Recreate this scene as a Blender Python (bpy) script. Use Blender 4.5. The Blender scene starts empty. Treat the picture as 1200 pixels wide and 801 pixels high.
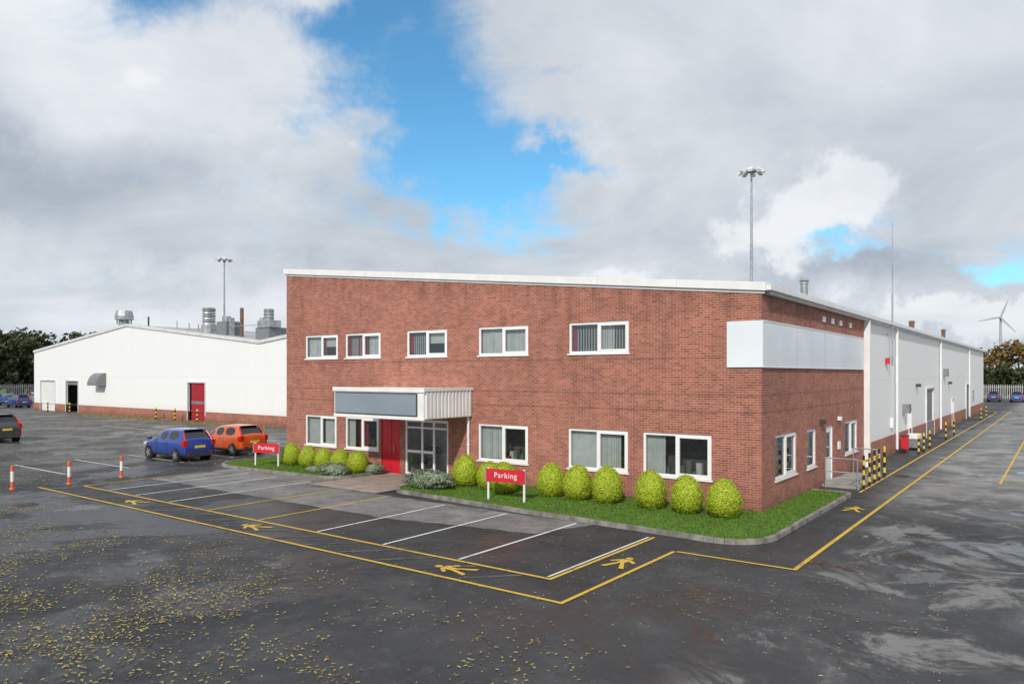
import bpy, math, random
from mathutils import Vector, noise, Matrix
import bmesh
random.seed(7)
R=random.random
U=random.uniform
scene=bpy.context.scene
scene.view_settings.view_transform='Standard'
scene.view_settings.look='None'
scene.view_settings.exposure=0

# ------------------------------------------------------------------ materials
def newmat(name):
    m=bpy.data.materials.new(name); m.use_nodes=True
    nt=m.node_tree; b=nt.nodes['Principled BSDF']
    return m,nt,b
def mth(nt,op,a,b=None,c=None,clamp=False):
    n=nt.nodes.new('ShaderNodeMath'); n.operation=op; n.use_clamp=clamp
    for i,v in enumerate((a,b,c)):
        if v is None: continue
        if isinstance(v,(int,float)): n.inputs[i].default_value=v
        else: nt.links.new(v,n.inputs[i])
    return n.outputs[0]
def mixc(nt,f,a,b,mode='MIX'):
    n=nt.nodes.new('ShaderNodeMix'); n.data_type='RGBA'; n.blend_type=mode
    for s,v in ((n.inputs[0],f),(n.inputs[6],a),(n.inputs[7],b)):
        if isinstance(v,(int,float)): s.default_value=v
        elif isinstance(v,tuple): s.default_value=(v[0],v[1],v[2],1)
        else: nt.links.new(v,s)
    return n.outputs[2]
def objco(nt):
    return nt.nodes.new('ShaderNodeTexCoord').outputs['Object']
def nz(nt,vec,scale,detail=4,rough=.55,dist=0):
    n=nt.nodes.new('ShaderNodeTexNoise'); n.inputs['Scale'].default_value=scale
    n.inputs['Detail'].default_value=detail; n.inputs['Roughness'].default_value=rough
    n.inputs['Distortion'].default_value=dist
    nt.links.new(vec,n.inputs['Vector']); return n.outputs['Fac']
def sstep(nt,v,a,b):
    n=nt.nodes.new('ShaderNodeMapRange'); n.interpolation_type='SMOOTHSTEP'
    nt.links.new(v,n.inputs[0]); n.inputs[1].default_value=a; n.inputs[2].default_value=b
    return n.outputs[0]
def bump(nt,b,h,strength=.3,dist=.01):
    n=nt.nodes.new('ShaderNodeBump'); n.inputs['Strength'].default_value=strength
    n.inputs['Distance'].default_value=dist
    nt.links.new(h,n.inputs['Height']); nt.links.new(n.outputs[0],b.inputs['Normal'])
def pmat(name,col,rough=.6,metal=0,var=.12,scale=3,bmp=0,bscale=60,coat=0):
    m,nt,b=newmat(name); co=objco(nt)
    f=nz(nt,co,scale)
    lo=tuple(c*(1-var) for c in col); hi=tuple(min(1,c*(1+var)) for c in col)
    nt.links.new(mixc(nt,sstep(nt,f,.3,.7),lo,hi),b.inputs['Base Color'])
    b.inputs['Roughness'].default_value=rough; b.inputs['Metallic'].default_value=metal
    b.inputs['Coat Weight'].default_value=coat
    if bmp: bump(nt,b,nz(nt,co,bscale),bmp)
    return m

def brick_mat(name):
    m,nt,b=newmat(name); co=objco(nt)
    s=nt.nodes.new('ShaderNodeSeparateXYZ'); nt.links.new(co,s.inputs[0])
    c=nt.nodes.new('ShaderNodeCombineXYZ'); nt.links.new(mth(nt,'ADD',s.outputs[0],s.outputs[1]),c.inputs[0]); nt.links.new(s.outputs[2],c.inputs[1])
    br=nt.nodes.new('ShaderNodeTexBrick'); nt.links.new(c.outputs[0],br.inputs['Vector'])
    br.inputs['Scale'].default_value=1; br.inputs['Brick Width'].default_value=.225; br.inputs['Row Height'].default_value=.075
    br.inputs['Mortar Size'].default_value=.007; br.inputs['Mortar Smooth'].default_value=.2
    br.inputs['Color1'].default_value=(.42,.135,.085,1); br.inputs['Color2'].default_value=(.25,.075,.05,1); br.inputs['Mortar'].default_value=(.44,.33,.27,1)
    br.inputs['Bias'].default_value=-.05
    big=nz(nt,co,.35,5,.6); med=nz(nt,co,2.2,5,.65)
    f=mth(nt,'ADD',mth(nt,'MULTIPLY',sstep(nt,big,.3,.7),.2),mth(nt,'MULTIPLY',sstep(nt,med,.3,.75),.24))
    f=mth(nt,'ADD',f,.72)
    c2=nt.nodes.new('ShaderNodeCombineXYZ'); nt.links.new(mth(nt,'ADD',s.outputs[0],s.outputs[1]),c2.inputs[0]); nt.links.new(mth(nt,'MULTIPLY',s.outputs[2],.12),c2.inputs[1])
    st=nz(nt,c2.outputs[0],2.2,5,.7)
    f=mth(nt,'MULTIPLY',f,mth(nt,'SUBTRACT',1.06,mth(nt,'MULTIPLY',sstep(nt,st,.5,.8),.34)))
    for z0 in (3.02,3.55,4.7):
        d=mth(nt,'ABSOLUTE',mth(nt,'SUBTRACT',s.outputs[2],z0))
        f=mth(nt,'MULTIPLY',f,mth(nt,'SUBTRACT',1,mth(nt,'MULTIPLY',mth(nt,'LESS_THAN',d,.04),.22)))
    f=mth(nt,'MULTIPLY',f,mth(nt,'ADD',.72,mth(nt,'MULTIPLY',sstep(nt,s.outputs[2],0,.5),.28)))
    top=mth(nt,'SUBTRACT',6.82,mth(nt,'MULTIPLY',s.outputs[0],.1016))
    dt=mth(nt,'SUBTRACT',top,s.outputs[2])
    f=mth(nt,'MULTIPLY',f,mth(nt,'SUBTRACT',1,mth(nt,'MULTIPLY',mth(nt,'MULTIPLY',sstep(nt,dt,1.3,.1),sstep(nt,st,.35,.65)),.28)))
    cc=nt.nodes.new('ShaderNodeCombineColor')
    for i in range(3): nt.links.new(f,cc.inputs[i])
    col=mixc(nt,1.0,br.outputs['Color'],cc.outputs[0],'MULTIPLY')
    effl=mth(nt,'MULTIPLY',sstep(nt,nz(nt,co,1.1,7,.7),.60,.75),.22)
    nt.links.new(mixc(nt,effl,col,(.42,.30,.25)),b.inputs['Base Color'])
    b.inputs['Roughness'].default_value=.85
    bump(nt,b,br.outputs['Fac'],-.4,.006)
    return m

def clad_mat(name,col=(.85,.86,.86)):
    m,nt,b=newmat(name); co=objco(nt)
    s=nt.nodes.new('ShaderNodeSeparateXYZ'); nt.links.new(co,s.inputs[0])
    u=mth(nt,'ADD',s.outputs[0],s.outputs[1])
    w=mth(nt,'SINE',mth(nt,'MULTIPLY',u,2*math.pi/.25))
    w=sstep(nt,w,-.4,.4)
    c2=nt.nodes.new('ShaderNodeCombineXYZ'); nt.links.new(u,c2.inputs[0]); nt.links.new(mth(nt,'MULTIPLY',s.outputs[2],.08),c2.inputs[1])
    st=nz(nt,c2.outputs[0],1.1,5,.7)
    f=mth(nt,'ADD',mth(nt,'MULTIPLY',sstep(nt,st,.5,.85),.14),mth(nt,'MULTIPLY',sstep(nt,s.outputs[2],1.6,.4),.22))
    f=mth(nt,'ADD',f,mth(nt,'MULTIPLY',nz(nt,co,.25),.05))
    sheet=mth(nt,'LESS_THAN',mth(nt,'ABSOLUTE',mth(nt,'SUBTRACT',s.outputs[2],3.9)),.015)
    f=mth(nt,'ADD',f,mth(nt,'MULTIPLY',sheet,.3))
    nt.links.new(mixc(nt,f,col,(.48,.47,.43)),b.inputs['Base Color'])
    b.inputs['Roughness'].default_value=.5
    bump(nt,b,w,.18,.012)
    return m

def asphalt_mat():
    m,nt,b=newmat('asphalt'); co=objco(nt)
    s=nt.nodes.new('ShaderNodeSeparateXYZ'); nt.links.new(co,s.inputs[0])
    big=nz(nt,co,.07,6,.6,.6); med=nz(nt,co,.55,7,.68,.5); fine=nz(nt,co,45,3,.8)
    grit=nz(nt,co,160,2,.8); blot=nz(nt,co,2.4,6,.7,.4)
    v=mixc(nt,sstep(nt,big,.38,.65),(.017,.018,.022),(.045,.046,.050))
    v=mixc(nt,mth(nt,'MULTIPLY',sstep(nt,med,.46,.70),.55),v,(.095,.094,.094))
    v=mixc(nt,mth(nt,'MULTIPLY',sstep(nt,blot,.50,.70),.4),v,(.12,.118,.115))
    left=sstep(nt,s.outputs[0],-23,-33)
    v=mixc(nt,mth(nt,'MULTIPLY',left,.75),v,mixc(nt,sstep(nt,med,.35,.65),(.055,.05,.048),(.20,.18,.165)))
    lane=mth(nt,'MULTIPLY',sstep(nt,s.outputs[0],1.2,3.2),sstep(nt,s.outputs[1],-1,13))
    v=mixc(nt,mth(nt,'MULTIPLY',lane,.9),v,mixc(nt,sstep(nt,med,.35,.65),(.14,.135,.13),(.38,.37,.355)))
    worn=mth(nt,'MULTIPLY',sstep(nt,s.outputs[0],2.5,3.4),sstep(nt,nz(nt,co,.42,9,.75,.8),.50,.60))
    v=mixc(nt,mth(nt,'MULTIPLY',worn,.7),v,(.27,.265,.255))
    v=mixc(nt,mth(nt,'MULTIPLY',sstep(nt,fine,.5,.75),.45),v,(.13,.13,.13))
    v=mixc(nt,mth(nt,'MULTIPLY',sstep(nt,grit,.60,.72),.45),v,(.30,.30,.30))
    vo=nt.nodes.new('ShaderNodeTexVoronoi'); vo.feature='DISTANCE_TO_EDGE'; vo.inputs['Scale'].default_value=.14
    wv=nt.nodes.new('ShaderNodeVectorMath'); wv.operation='ADD'; nt.links.new(co,wv.inputs[0])
    nn=nt.nodes.new('ShaderNodeTexNoise'); nn.inputs['Scale'].default_value=.8; nn.inputs['Detail'].default_value=6; nt.links.new(co,nn.inputs['Vector'])
    sc=nt.nodes.new('ShaderNodeVectorMath'); sc.operation='SCALE'; sc.inputs['Scale'].default_value=1.6; nt.links.new(nn.outputs['Color'],sc.inputs[0])
    nt.links.new(sc.outputs[0],wv.inputs[1]); nt.links.new(wv.outputs[0],vo.inputs['Vector'])
    ck=mth(nt,'MULTIPLY',mth(nt,'MULTIPLY',mth(nt,'LESS_THAN',vo.outputs['Distance'],.0025),sstep(nt,big,.45,.55)),.4)
    v=mixc(nt,ck,v,(.012,.012,.012))
    wet=sstep(nt,nz(nt,co,.20,9,.70,.8),.46,.58)
    v=mixc(nt,mth(nt,'MULTIPLY',wet,.5),v,(.012,.013,.017))
    pud=mth(nt,'MULTIPLY',sstep(nt,nz(nt,co,.5,6,.6,.6),.585,.62),mth(nt,'ADD',.25,mth(nt,'MULTIPLY',sstep(nt,s.outputs[0],1.8,3.2),.75)))
    v=mixc(nt,mth(nt,'MULTIPLY',pud,.6),v,(.02,.02,.022))
    nt.links.new(v,b.inputs['Base Color'])
    r=mth(nt,'SUBTRACT',.80,mth(nt,'MULTIPLY',wet,.42))
    r=mth(nt,'SUBTRACT',r,mth(nt,'MULTIPLY',pud,.5))
    nt.links.new(mth(nt,'MAXIMUM',r,.06),b.inputs['Roughness'])
    h=mth(nt,'ADD',fine,mth(nt,'MULTIPLY',grit,.5))
    bump(nt,b,mth(nt,'MULTIPLY',h,mth(nt,'SUBTRACT',1,mth(nt,'MULTIPLY',pud,.95))),.4,.008)
    return m

def tarmac_mat(name,lo,hi,rough=.8,grit=.35):
    m,nt,b=newmat(name); co=objco(nt)
    med=nz(nt,co,.8,8,.7,.5); fine=nz(nt,co,60,3,.8)
    v=mixc(nt,sstep(nt,med,.33,.68),lo,hi)
    v=mixc(nt,mth(nt,'MULTIPLY',sstep(nt,fine,.5,.75),grit),v,tuple(min(1,c*2.2+.05) for c in hi))
    st=sstep(nt,nz(nt,co,1.9,5,.6),.62,.74)
    v=mixc(nt,mth(nt,'MULTIPLY',st,.55),v,(.02,.02,.02))
    nt.links.new(v,b.inputs['Base Color'])
    wet=sstep(nt,nz(nt,co,.30,7,.65,.5),.46,.60)
    nt.links.new(mth(nt,'SUBTRACT',rough,mth(nt,'MULTIPLY',wet,.3)),b.inputs['Roughness'])
    bump(nt,b,fine,.4,.008)
    return m

def paint_mat(name,col,wear=.5):
    m,nt,b=newmat(name); co=objco(nt)
    f=mth(nt,'ADD',mth(nt,'MULTIPLY',nz(nt,co,1.2,5,.7),.6),mth(nt,'MULTIPLY',nz(nt,co,28,4,.8),.5))
    nt.links.new(mixc(nt,sstep(nt,f,wear,wear+.2),col,(.05,.05,.05)),b.inputs['Base Color'])
    b.inputs['Roughness'].default_value=.7
    return m

def leaf_mat(name,a,bcol,scale=6,trans=.25):
    m,nt,b=newmat(name); co=objco(nt)
    g=nt.nodes.new('ShaderNodeNewGeometry')
    f=mth(nt,'ADD',mth(nt,'MULTIPLY',g.outputs['Random Per Island'],.7),mth(nt,'MULTIPLY',nz(nt,co,scale),.5))
    nt.links.new(mixc(nt,sstep(nt,f,.1,1.0),a,bcol),b.inputs['Base Color'])
    b.inputs['Roughness'].default_value=.6
    if trans:
        t=nt.nodes.new('ShaderNodeBsdfTranslucent'); t.inputs[0].default_value=(bcol[0],bcol[1],bcol[2],1)
        mx=nt.nodes.new('ShaderNodeMixShader'); mx.inputs[0].default_value=trans
        nt.links.new(b.outputs[0],mx.inputs[1]); nt.links.new(t.outputs[0],mx.inputs[2])
        nt.links.new(mx.outputs[0],nt.nodes['Material Output'].inputs[0])
    return m

def glass_mat(name,tint=(.75,.8,.8),refl=.08):
    m,nt,b=newmat(name)
    t=nt.nodes.new('ShaderNodeBsdfTransparent'); t.inputs[0].default_value=(*tint,1)
    g=nt.nodes.new('ShaderNodeBsdfGlossy'); g.inputs['Roughness'].default_value=.02; g.inputs[0].default_value=(.9,.95,1,1)
    l=nt.nodes.new('ShaderNodeLayerWeight'); l.inputs[0].default_value=.35
    co=objco(nt)
    f=mth(nt,'ADD',mth(nt,'MULTIPLY',l.outputs['Fresnel'],.8),refl,None,True)
    mx=nt.nodes.new('ShaderNodeMixShader'); nt.links.new(f,mx.inputs[0]); nt.links.new(t.outputs[0],mx.inputs[1]); nt.links.new(g.outputs[0],mx.inputs[2])
    bp=nt.nodes.new('ShaderNodeBump'); bp.inputs['Strength'].default_value=.04; nt.links.new(nz(nt,co,1.5),bp.inputs['Height']); nt.links.new(bp.outputs[0],g.inputs['Normal'])
    nt.links.new(mx.outputs[0],nt.nodes['Material Output'].inputs[0])
    return m

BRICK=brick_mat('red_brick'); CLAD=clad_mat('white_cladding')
WHITE=pmat('white_paint',(.80,.80,.79),.4,var=.05,scale=1.5)
UPVC=pmat('white_upvc',(.84,.84,.84),.3,var=.03)
SIGNGREY=pmat('blank_sign_grey',(.24,.29,.34),.35,var=.06,scale=.8)
SIGNWHITE=pmat('blank_sign_white',(.76,.81,.86),.3,var=.05,scale=.5)
ROOF=pmat('roof_sheet',(.38,.39,.40),.5,var=.15,scale=.5)
FASCIA=pmat('fascia_grey',(.66,.67,.67),.45,var=.1,scale=1)
GALV=pmat('galvanised_steel',(.42,.44,.46),.4,.6,var=.2,scale=2)
DARKM=pmat('dark_metal',(.05,.05,.055),.5,var=.2)
BLACK=pmat('black_rubber',(.015,.015,.016),.75,var=.2)
RED=pmat('red_paint',(.58,.02,.035),.4,var=.08)
REDDOOR=pmat('red_shutter',(.40,.015,.03),.45,var=.12)
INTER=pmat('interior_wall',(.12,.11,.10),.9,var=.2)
BLIND=pmat('window_blind',(.72,.72,.70),.8,var=.08)
REDCURT=pmat('red_curtain',(.45,.03,.05),.9,var=.2)
GLASS=glass_mat('window_glass')
YEL=paint_mat('yellow_road_paint',(.66,.42,.05),.56)
WLINE=paint_mat('white_road_paint',(.72,.72,.71),.57)
FAINT=paint_mat('faded_road_paint',(.14,.14,.145),.44)
CONC=pmat('concrete',(.30,.29,.27),.85,var=.25,scale=1.5,bmp=.3)
KERB=pmat('kerb_concrete',(.22,.21,.19),.85,var=.38,scale=2.6,bmp=.3)
PAVE=pmat('paving',(.34,.27,.23),.8,var=.2,scale=2.5,bmp=.3)
BAYSURF=tarmac_mat('bay_tarmac',(.11,.11,.11),(.24,.235,.23))
DARKTAR=tarmac_mat('new_black_tarmac',(.018,.018,.02),(.042,.042,.046),.72,.3)
PATCH=tarmac_mat('patched_tarmac',(.030,.030,.032),(.055,.055,.058),.8,.4)
SOIL=pmat('grass_base',(.05,.11,.015),.9,var=.4,scale=5,bmp=.4)
BLADE=leaf_mat('grass_blades',(.065,.155,.012),(.19,.33,.03),1.2)
BUSH=leaf_mat('golden_privet',(.29,.38,.015),(.62,.72,.06),4)
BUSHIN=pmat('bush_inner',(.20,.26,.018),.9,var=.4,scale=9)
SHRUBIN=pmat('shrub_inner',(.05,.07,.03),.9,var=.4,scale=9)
LAV=leaf_mat('grey_shrub',(.14,.18,.11),(.32,.37,.26),5,.1)
TREELEAF=leaf_mat('tree_foliage',(.018,.032,.010),(.060,.085,.024),.25,.1)
AUTUMN=leaf_mat('autumn_foliage',(.09,.06,.015),(.22,.15,.03),.3,.1)
BARK=pmat('bark',(.08,.06,.045),.9,var=.3)
LEAFY=leaf_mat('fallen_leaf_yellow',(.22,.17,.04),(.50,.44,.15),3,.1)
LEAFB=leaf_mat('fallen_leaf_brown',(.09,.05,.02),(.24,.14,.05),3,.1)
BOLY=pmat('bollard_yellow',(.70,.48,.04),.5,var=.1)
BOLO=pmat('post_red_band',(.72,.12,.04),.5,var=.1)
PLATE=pmat('rear_plate',(.75,.60,.08),.4,var=.03)
TAIL=pmat('tail_light',(.50,.01,.01),.2,var=.1,coat=.6)
RIM=pmat('alloy_rim',(.5,.5,.52),.3,.7,var=.1)
HEADL=pmat('headlight',(.7,.72,.75),.15,.2,var=.05,coat=.6)
FIELD=pmat('field_grass',(.07,.11,.03),.95,var=.3,scale=.01)
TURB=pmat('turbine_grey',(.42,.43,.45),.5,var=.03)
LOUV=pmat('louvre_grey',(.22,.23,.24),.6,.2,var=.2,scale=5)
RUST=pmat('brown_flue',(.16,.09,.06),.7,var=.3,scale=3)
IRON=pmat('cast_iron',(.06,.05,.045),.6,.3,var=.3,scale=12,bmp=.5)
CARGLASS=pmat('dark_car_glass',(.015,.018,.02),.06,0,var=.2,coat=.5)
ASPH=asphalt_mat()

# ------------------------------------------------------------------ builder
class MB:
    def __init__(s): s.v=[]; s.f=[]; s.m=[]; s.mats=[]
    def mi(s,m):
        if m not in s.mats: s.mats.append(m)
        return s.mats.index(m)
    def poly(s,pts,m):
        n=len(s.v); s.v+= [tuple(p) for p in pts]; s.f.append(tuple(range(n,n+len(pts)))); s.m.append(s.mi(m))
    def box(s,x0,x1,y0,y1,z0,z1,m):
        if x0>x1:x0,x1=x1,x0
        if y0>y1:y0,y1=y1,y0
        if z0>z1:z0,z1=z1,z0
        n=len(s.v)
        s.v+=[(x0,y0,z0),(x1,y0,z0),(x1,y1,z0),(x0,y1,z0),(x0,y0,z1),(x1,y0,z1),(x1,y1,z1),(x0,y1,z1)]
        for q in ((0,3,2,1),(4,5,6,7),(0,1,5,4),(1,2,6,5),(2,3,7,6),(3,0,4,7)):
            s.f.append(tuple(n+i for i in q)); s.m.append(s.mi(m))
    def obox(s,c,ax,hx,hy,hz,m):
        n=len(s.v)
        for sx,sy,sz in ((-1,-1,-1),(1,-1,-1),(1,1,-1),(-1,1,-1),(-1,-1,1),(1,-1,1),(1,1,1),(-1,1,1)):
            s.v.append(tuple(Vector(c)+ax@Vector((sx*hx,sy*hy,sz*hz))))
        for q in ((0,3,2,1),(4,5,6,7),(0,1,5,4),(1,2,6,5),(2,3,7,6),(3,0,4,7)):
            s.f.append(tuple(n+i for i in q)); s.m.append(s.mi(m))
    def cyl(s,p0,p1,r0,r1,m,n=12,caps=True):
        p0=Vector(p0);p1=Vector(p1); d=(p1-p0).normalized()
        a=d.orthogonal().normalized(); b=d.cross(a); k=len(s.v)
        for i in range(n):
            t=2*math.pi*i/n; o=a*math.cos(t)+b*math.sin(t)
            s.v.append(tuple(p0+o*r0)); s.v.append(tuple(p1+o*r1))
        for i in range(n):
            j=(i+1)%n; s.f.append((k+2*i,k+2*j,k+2*j+1,k+2*i+1)); s.m.append(s.mi(m))
        if caps:
            s.f.append(tuple(k+2*i for i in reversed(range(n)))); s.m.append(s.mi(m))
            s.f.append(tuple(k+2*i+1 for i in range(n))); s.m.append(s.mi(m))
    def build(s,name,parent=None,smooth=False,bevel=0):
        me=bpy.data.meshes.new(name); me.from_pydata(s.v,[],s.f)
        for m in s.mats: me.materials.append(m)
        me.polygons.foreach_set('material_index',s.m)
        if smooth: me.polygons.foreach_set('use_smooth',[True]*len(s.f))
        me.update()
        o=bpy.data.objects.new(name,me); scene.collection.objects.link(o)
        if bevel:
            b=o.modifiers.new('bevel','BEVEL'); b.width=bevel; b.segments=2; b.limit_method='ANGLE'
        if parent: o.parent=parent
        return o
def empty(name,loc=(0,0,0),rz=0):
    o=bpy.data.objects.new(name,None); scene.collection.objects.link(o); o.location=loc; o.rotation_euler=(0,0,rz); o.empty_display_size=.3
    return o

# ------------------------------------------------------------------ ground
mb=MB(); mb.poly([(-4000,-4000,-.05),(4000,-4000,-.05),(4000,4000,-.05),(-4000,4000,-.05)],FIELD); mb.build('ground')
mb=MB(); mb.poly([(-150,-90,0),(90,-90,0),(90,128,0),(-150,128,0)],ASPH); mb.build('asphalt_yard')

def strip(mb,p,q,w,z,m):
    p=Vector((p[0],p[1],z)); q=Vector((q[0],q[1],z)); d=(q-p).normalized(); n=Vector((-d.y,d.x,0))*w/2
    mb.poly([p+n,p-n,q-n,q+n],m)
mb=MB(); mb.poly([(-22.2,-10.7,.003),(-.15,-10.75,.003),(-.15,-4.3,.003),(-22.2,-4.3,.003)],DARKTAR); mb.build('bay_black_tarmac')
def ragged(pts,z,amp=.07,step=.35):
    out=[]
    for i in range(len(pts)):
        a=Vector((*pts[i],z)); b=Vector((*pts[(i+1)%len(pts)],z)); n=max(1,int((b-a).length/step))
        for k in range(n):
            p=a.lerp(b,k/n); p.x+=U(-amp,amp); p.y+=U(-amp,amp); out.append(p)
    return out
mb=MB()
mb.poly(ragged([(-22,-7.0),(-8.7,-7.1),(-3.9,-6.2),(-3.3,-4.25),(-22,-4.25)],.007),BAYSURF)
mb.poly([(-22.3,-4.25,.0072),(-15.9,-4.25,.0072),(-15.9,-2.9,.0072),(-22.3,-2.9,.0072)],BAYSURF); mb.build('bay_pavement')
mb=MB(); mb.poly([(-15.85,-4.2,.0105),(-12.2,-4.2,.0105),(-12.2,0,.0105),(-15.85,0,.0105)],PAVE)
for k in range(7): mb.poly([(-15.85,-4.2+.6*k,.0125),(-12.2,-4.2+.6*k,.0125),(-12.2,-4.188+.6*k,.0125),(-15.85,-4.188+.6*k,.0125)],DARKM)
mb.build('entrance_path')
mb=MB()
mb.poly(ragged([(-8,-13.6),(-5.4,-13.8),(-5.3,-12.5),(-7.9,-12.3)],.003,.03),PATCH)
mb.poly(ragged([(2.9,-8.2),(5.2,-8.4),(5.3,-6.6),(3.0,-6.5)],.003,.03),PATCH)
mb.poly(ragged([(-21,-14.2),(-12,-16.0),(-12,-16.5),(-21,-14.7)],.003,.03),PATCH)
mb.poly(ragged([(-40,-9),(-30,-9.4),(-30,-7.4),(-40,-7)],.003,.05),PATCH)
mb.build('tarmac_patch')
for x,y,s in ((-9.6,-11.9,.35),(4.4,-3.2,.3),(1.9,11.8,.28),(-19.5,-12.4,.3)):
    mb=MB(); mb.box(x-s,x+s,y-s,y+s,.001,.008,IRON)
    for k in range(-3,4): mb.box(x-s*.85,x+s*.85,y+k*s*.26-.012,y+k*s*.26+.012,.008,.014,IRON)
    mb.build('drain_cover')
mb=MB(); Z=.014
strip(mb,(-23.2,-10.65),(-.2,-10.75),.09,Z,YEL)
strip(mb,(-.155,-10.80),(-.155,-5.85),.09,Z,YEL)
strip(mb,(-.1,-5.82),(2.65,-5.82),.09,Z,YEL)
strip(mb,(2.6,-5.77),(2.6,78),.10,Z,YEL)
strip(mb,(1.45,6.2),(1.45,74),.09,Z,YEL)
strip(mb,(5.3,11.5),(5.3,50),.09,Z,YEL); strip(mb,(5.35,11.5),(6.6,11.5),.09,Z,YEL)
strip(mb,(-22.2,-9.5),(-1.25,-9.55),.09,Z,YEL)
strip(mb,(-1.2,-9.6),(-1.2,-4.75),.09,Z,YEL)
strip(mb,(-22.2,-9.45),(-22.2,-4.6),.09,Z,YEL)
strip(mb,(-11.3,-9.5),(-11.3,-4.4),.09,Z,YEL); strip(mb,(-13.9,-9.5),(-13.9,-4.4),.09,Z,YEL)
mb.build('yellow_line_markings')
mb=MB()
for x in (-3.75,-6.2,-8.7): strip(mb,(x,-9.45),(x,-4.4),.08,Z,WLINE)
strip(mb,(-1.33,-9.45),(-1.33,-4.8),.06,Z,WLINE)
for x in (-16.3,-18.5,-20.4): strip(mb,(x,-9.4),(x,-3.7),.08,Z,WLINE)
for i in range(9):
    y=-8.5+i*2.6
    if y<12: strip(mb,(-31.5,y),(-26.2,y),.09,Z,WLINE)
for i in range(12):
    x=-84+i*2.6; strip(mb,(x,-3),(x,2.4),.1,Z,WLINE); strip(mb,(x-8,-16),(x-8,-10.5),.1,Z,WLINE)
strip(mb,(-92,-3),(-54,-3),.1,Z,WLINE)
strip(mb,(-55,6),(-32,6),.1,Z,WLINE)
mb.build('white_line_markings')
mb=MB()
x=-21.5
while x<-1.5:
    strip(mb,(x,-10.6),(x+.9,-9.65),.10,.0105,FAINT); x+=1.25
mb.build('walkway_hatching_marking')

def pictogram(x,y,rz,s=1.0):
    mb=MB(); Z=.014
    c,sn=math.cos(rz),math.sin(rz)
    def T(px,py): return (x+s*(px*c-py*sn), y+s*(px*sn+py*c),Z)
    mb.poly([T(.10*math.cos(t*math.pi/5),.44+.10*math.sin(t*math.pi/5)) for t in range(10)],YEL)
    mb.poly([T(-.11,.31),T(-.10,-.02),T(.10,-.02),T(.12,.31)],YEL)
    mb.poly([T(-.10,-.022),T(-.28,-.5),T(-.15,-.5),T(.0,-.022)],YEL)
    mb.poly([T(.002,-.022),T(.2,-.5),T(.33,-.5),T(.10,-.022)],YEL)
    mb.poly([T(-.112,.31),T(-.32,.05),T(-.24,.0),T(-.108,.17)],YEL)
    mb.poly([T(.122,.31),T(.34,.10),T(.28,.03),T(.112,.17)],YEL)
    mb.build('pedestrian_road_marking')
pictogram(-3.3,-10.15,math.radians(90),.95)
pictogram(-.68,-7.5,math.radians(0),.95)
pictogram(2.0,2.6,math.radians(0),.95)
pictogram(-10.6,-10.1,math.radians(90),.95)
pictogram(-17.2,-10.1,math.radians(90),.95)

# ------------------------------------------------------------------ planting beds
def arc(cx,cy,r,a0,a1,n=8):
    return [(cx+r*math.cos(math.radians(a0+(a1-a0)*i/n)),cy+r*math.sin(math.radians(a0+(a1-a0)*i/n))) for i in range(n+1)]
bedR_outer=[(-12.2,-.02)]+[(-12.2,-2.2)]+arc(-11.2,-2.6,1.0,180,262)+[(-6,-4.0)]+arc(.15,-3.15,1.2,262,360)+[(1.35,5.0)]+arc(.95,5.0,.4,0,90,4)+[(.02,5.4)]
bedL_outer=[(-15.85,-.02),(-15.85,-1.8)]+arc(-16.75,-2.0,.9,0,-95,6)+[(-22.6,-3.15)]+arc(-22.8,-1.7,1.45,-90,-180,6)+[(-24.25,.6),(-22.9,.6)]
def kerb(path,name,w=.13,h=.12):
    mb=MB(); pts=[Vector((p[0],p[1],0)) for p in path]
    rs=[]
    for a,b in zip(pts[:-1],pts[1:]):
        n=max(1,round((b-a).length/.9))
        for k in range(n): rs.append(a.lerp(b,k/n))
    rs.append(pts[-1]); pts=rs; ns=[]
    for i,p in enumerate(pts):
        d=(pts[min(i+1,len(pts)-1)]-pts[max(i-1,0)]).normalized(); ns.append(Vector((-d.y,d.x,0))*w/2)
    for i in range(len(pts)-1):
        a,b=pts[i],pts[i+1]; na,nb=ns[i],ns[i+1]; d=(b-a).normalized()*.006; a=a+d; b=b-d; up=Vector((0,0,h+U(-.006,.006)))
        mb.poly([a+na+up,a-na+up,b-nb+up,b+nb+up],KERB)
        mb.poly([a-na,b-nb,b-nb+up,a-na+up],KERB); mb.poly([a+na,a+na+up,b+nb+up,b+nb],KERB)
        mb.poly([a-na,a-na+up,a+na+up,a+na],KERB); mb.poly([b-nb,b-nb+up,b+nb+up,b+nb],KERB)
    mb.build(name)
kerb(bedR_outer,'kerb'); kerb(bedL_outer,'kerb')
def inpoly(x,y,poly):
    c=False; j=len(poly)-1
    for i in range(len(poly)):
        xi,yi=poly[i]; xj,yj=poly[j]
        if (yi>y)!=(yj>y) and x<(xj-xi)*(y-yi)/(yj-yi)+xi: c=not c
        j=i
    return c
bedR=bedR_outer+[(.02,-.02)]
bedL=bedL_outer+[(-22.9,-.02)]
mb=MB(); mb.poly([(p[0],p[1],.085) for p in bedR],SOIL); mb.poly([(p[0],p[1],.085) for p in bedL],SOIL)
for poly,(x0,x1,y0,y1),n in ((bedR,(-12.2,1.35,-4.4,5.4),110000),(bedL,(-24.3,-15.8,-3.2,.6),30000)):
    for i in range(n):
        x=U(x0,x1); y=U(y0,y1)
        if not inpoly(x,y,poly): continue
        k=noise.noise(Vector((x*1.3,y*1.3,0)))
        h=U(.02,.055)*(1+.6*k); a=U(0,6.28); w=.011; dx,dy=math.cos(a)*w,math.sin(a)*w
        mb.poly([(x-dx,y-dy,.083),(x+dx,y+dy,.083),(x+U(-.04,.04),y+U(-.04,.04),.085+h)],BLADE)
mb.build('grass')

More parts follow.
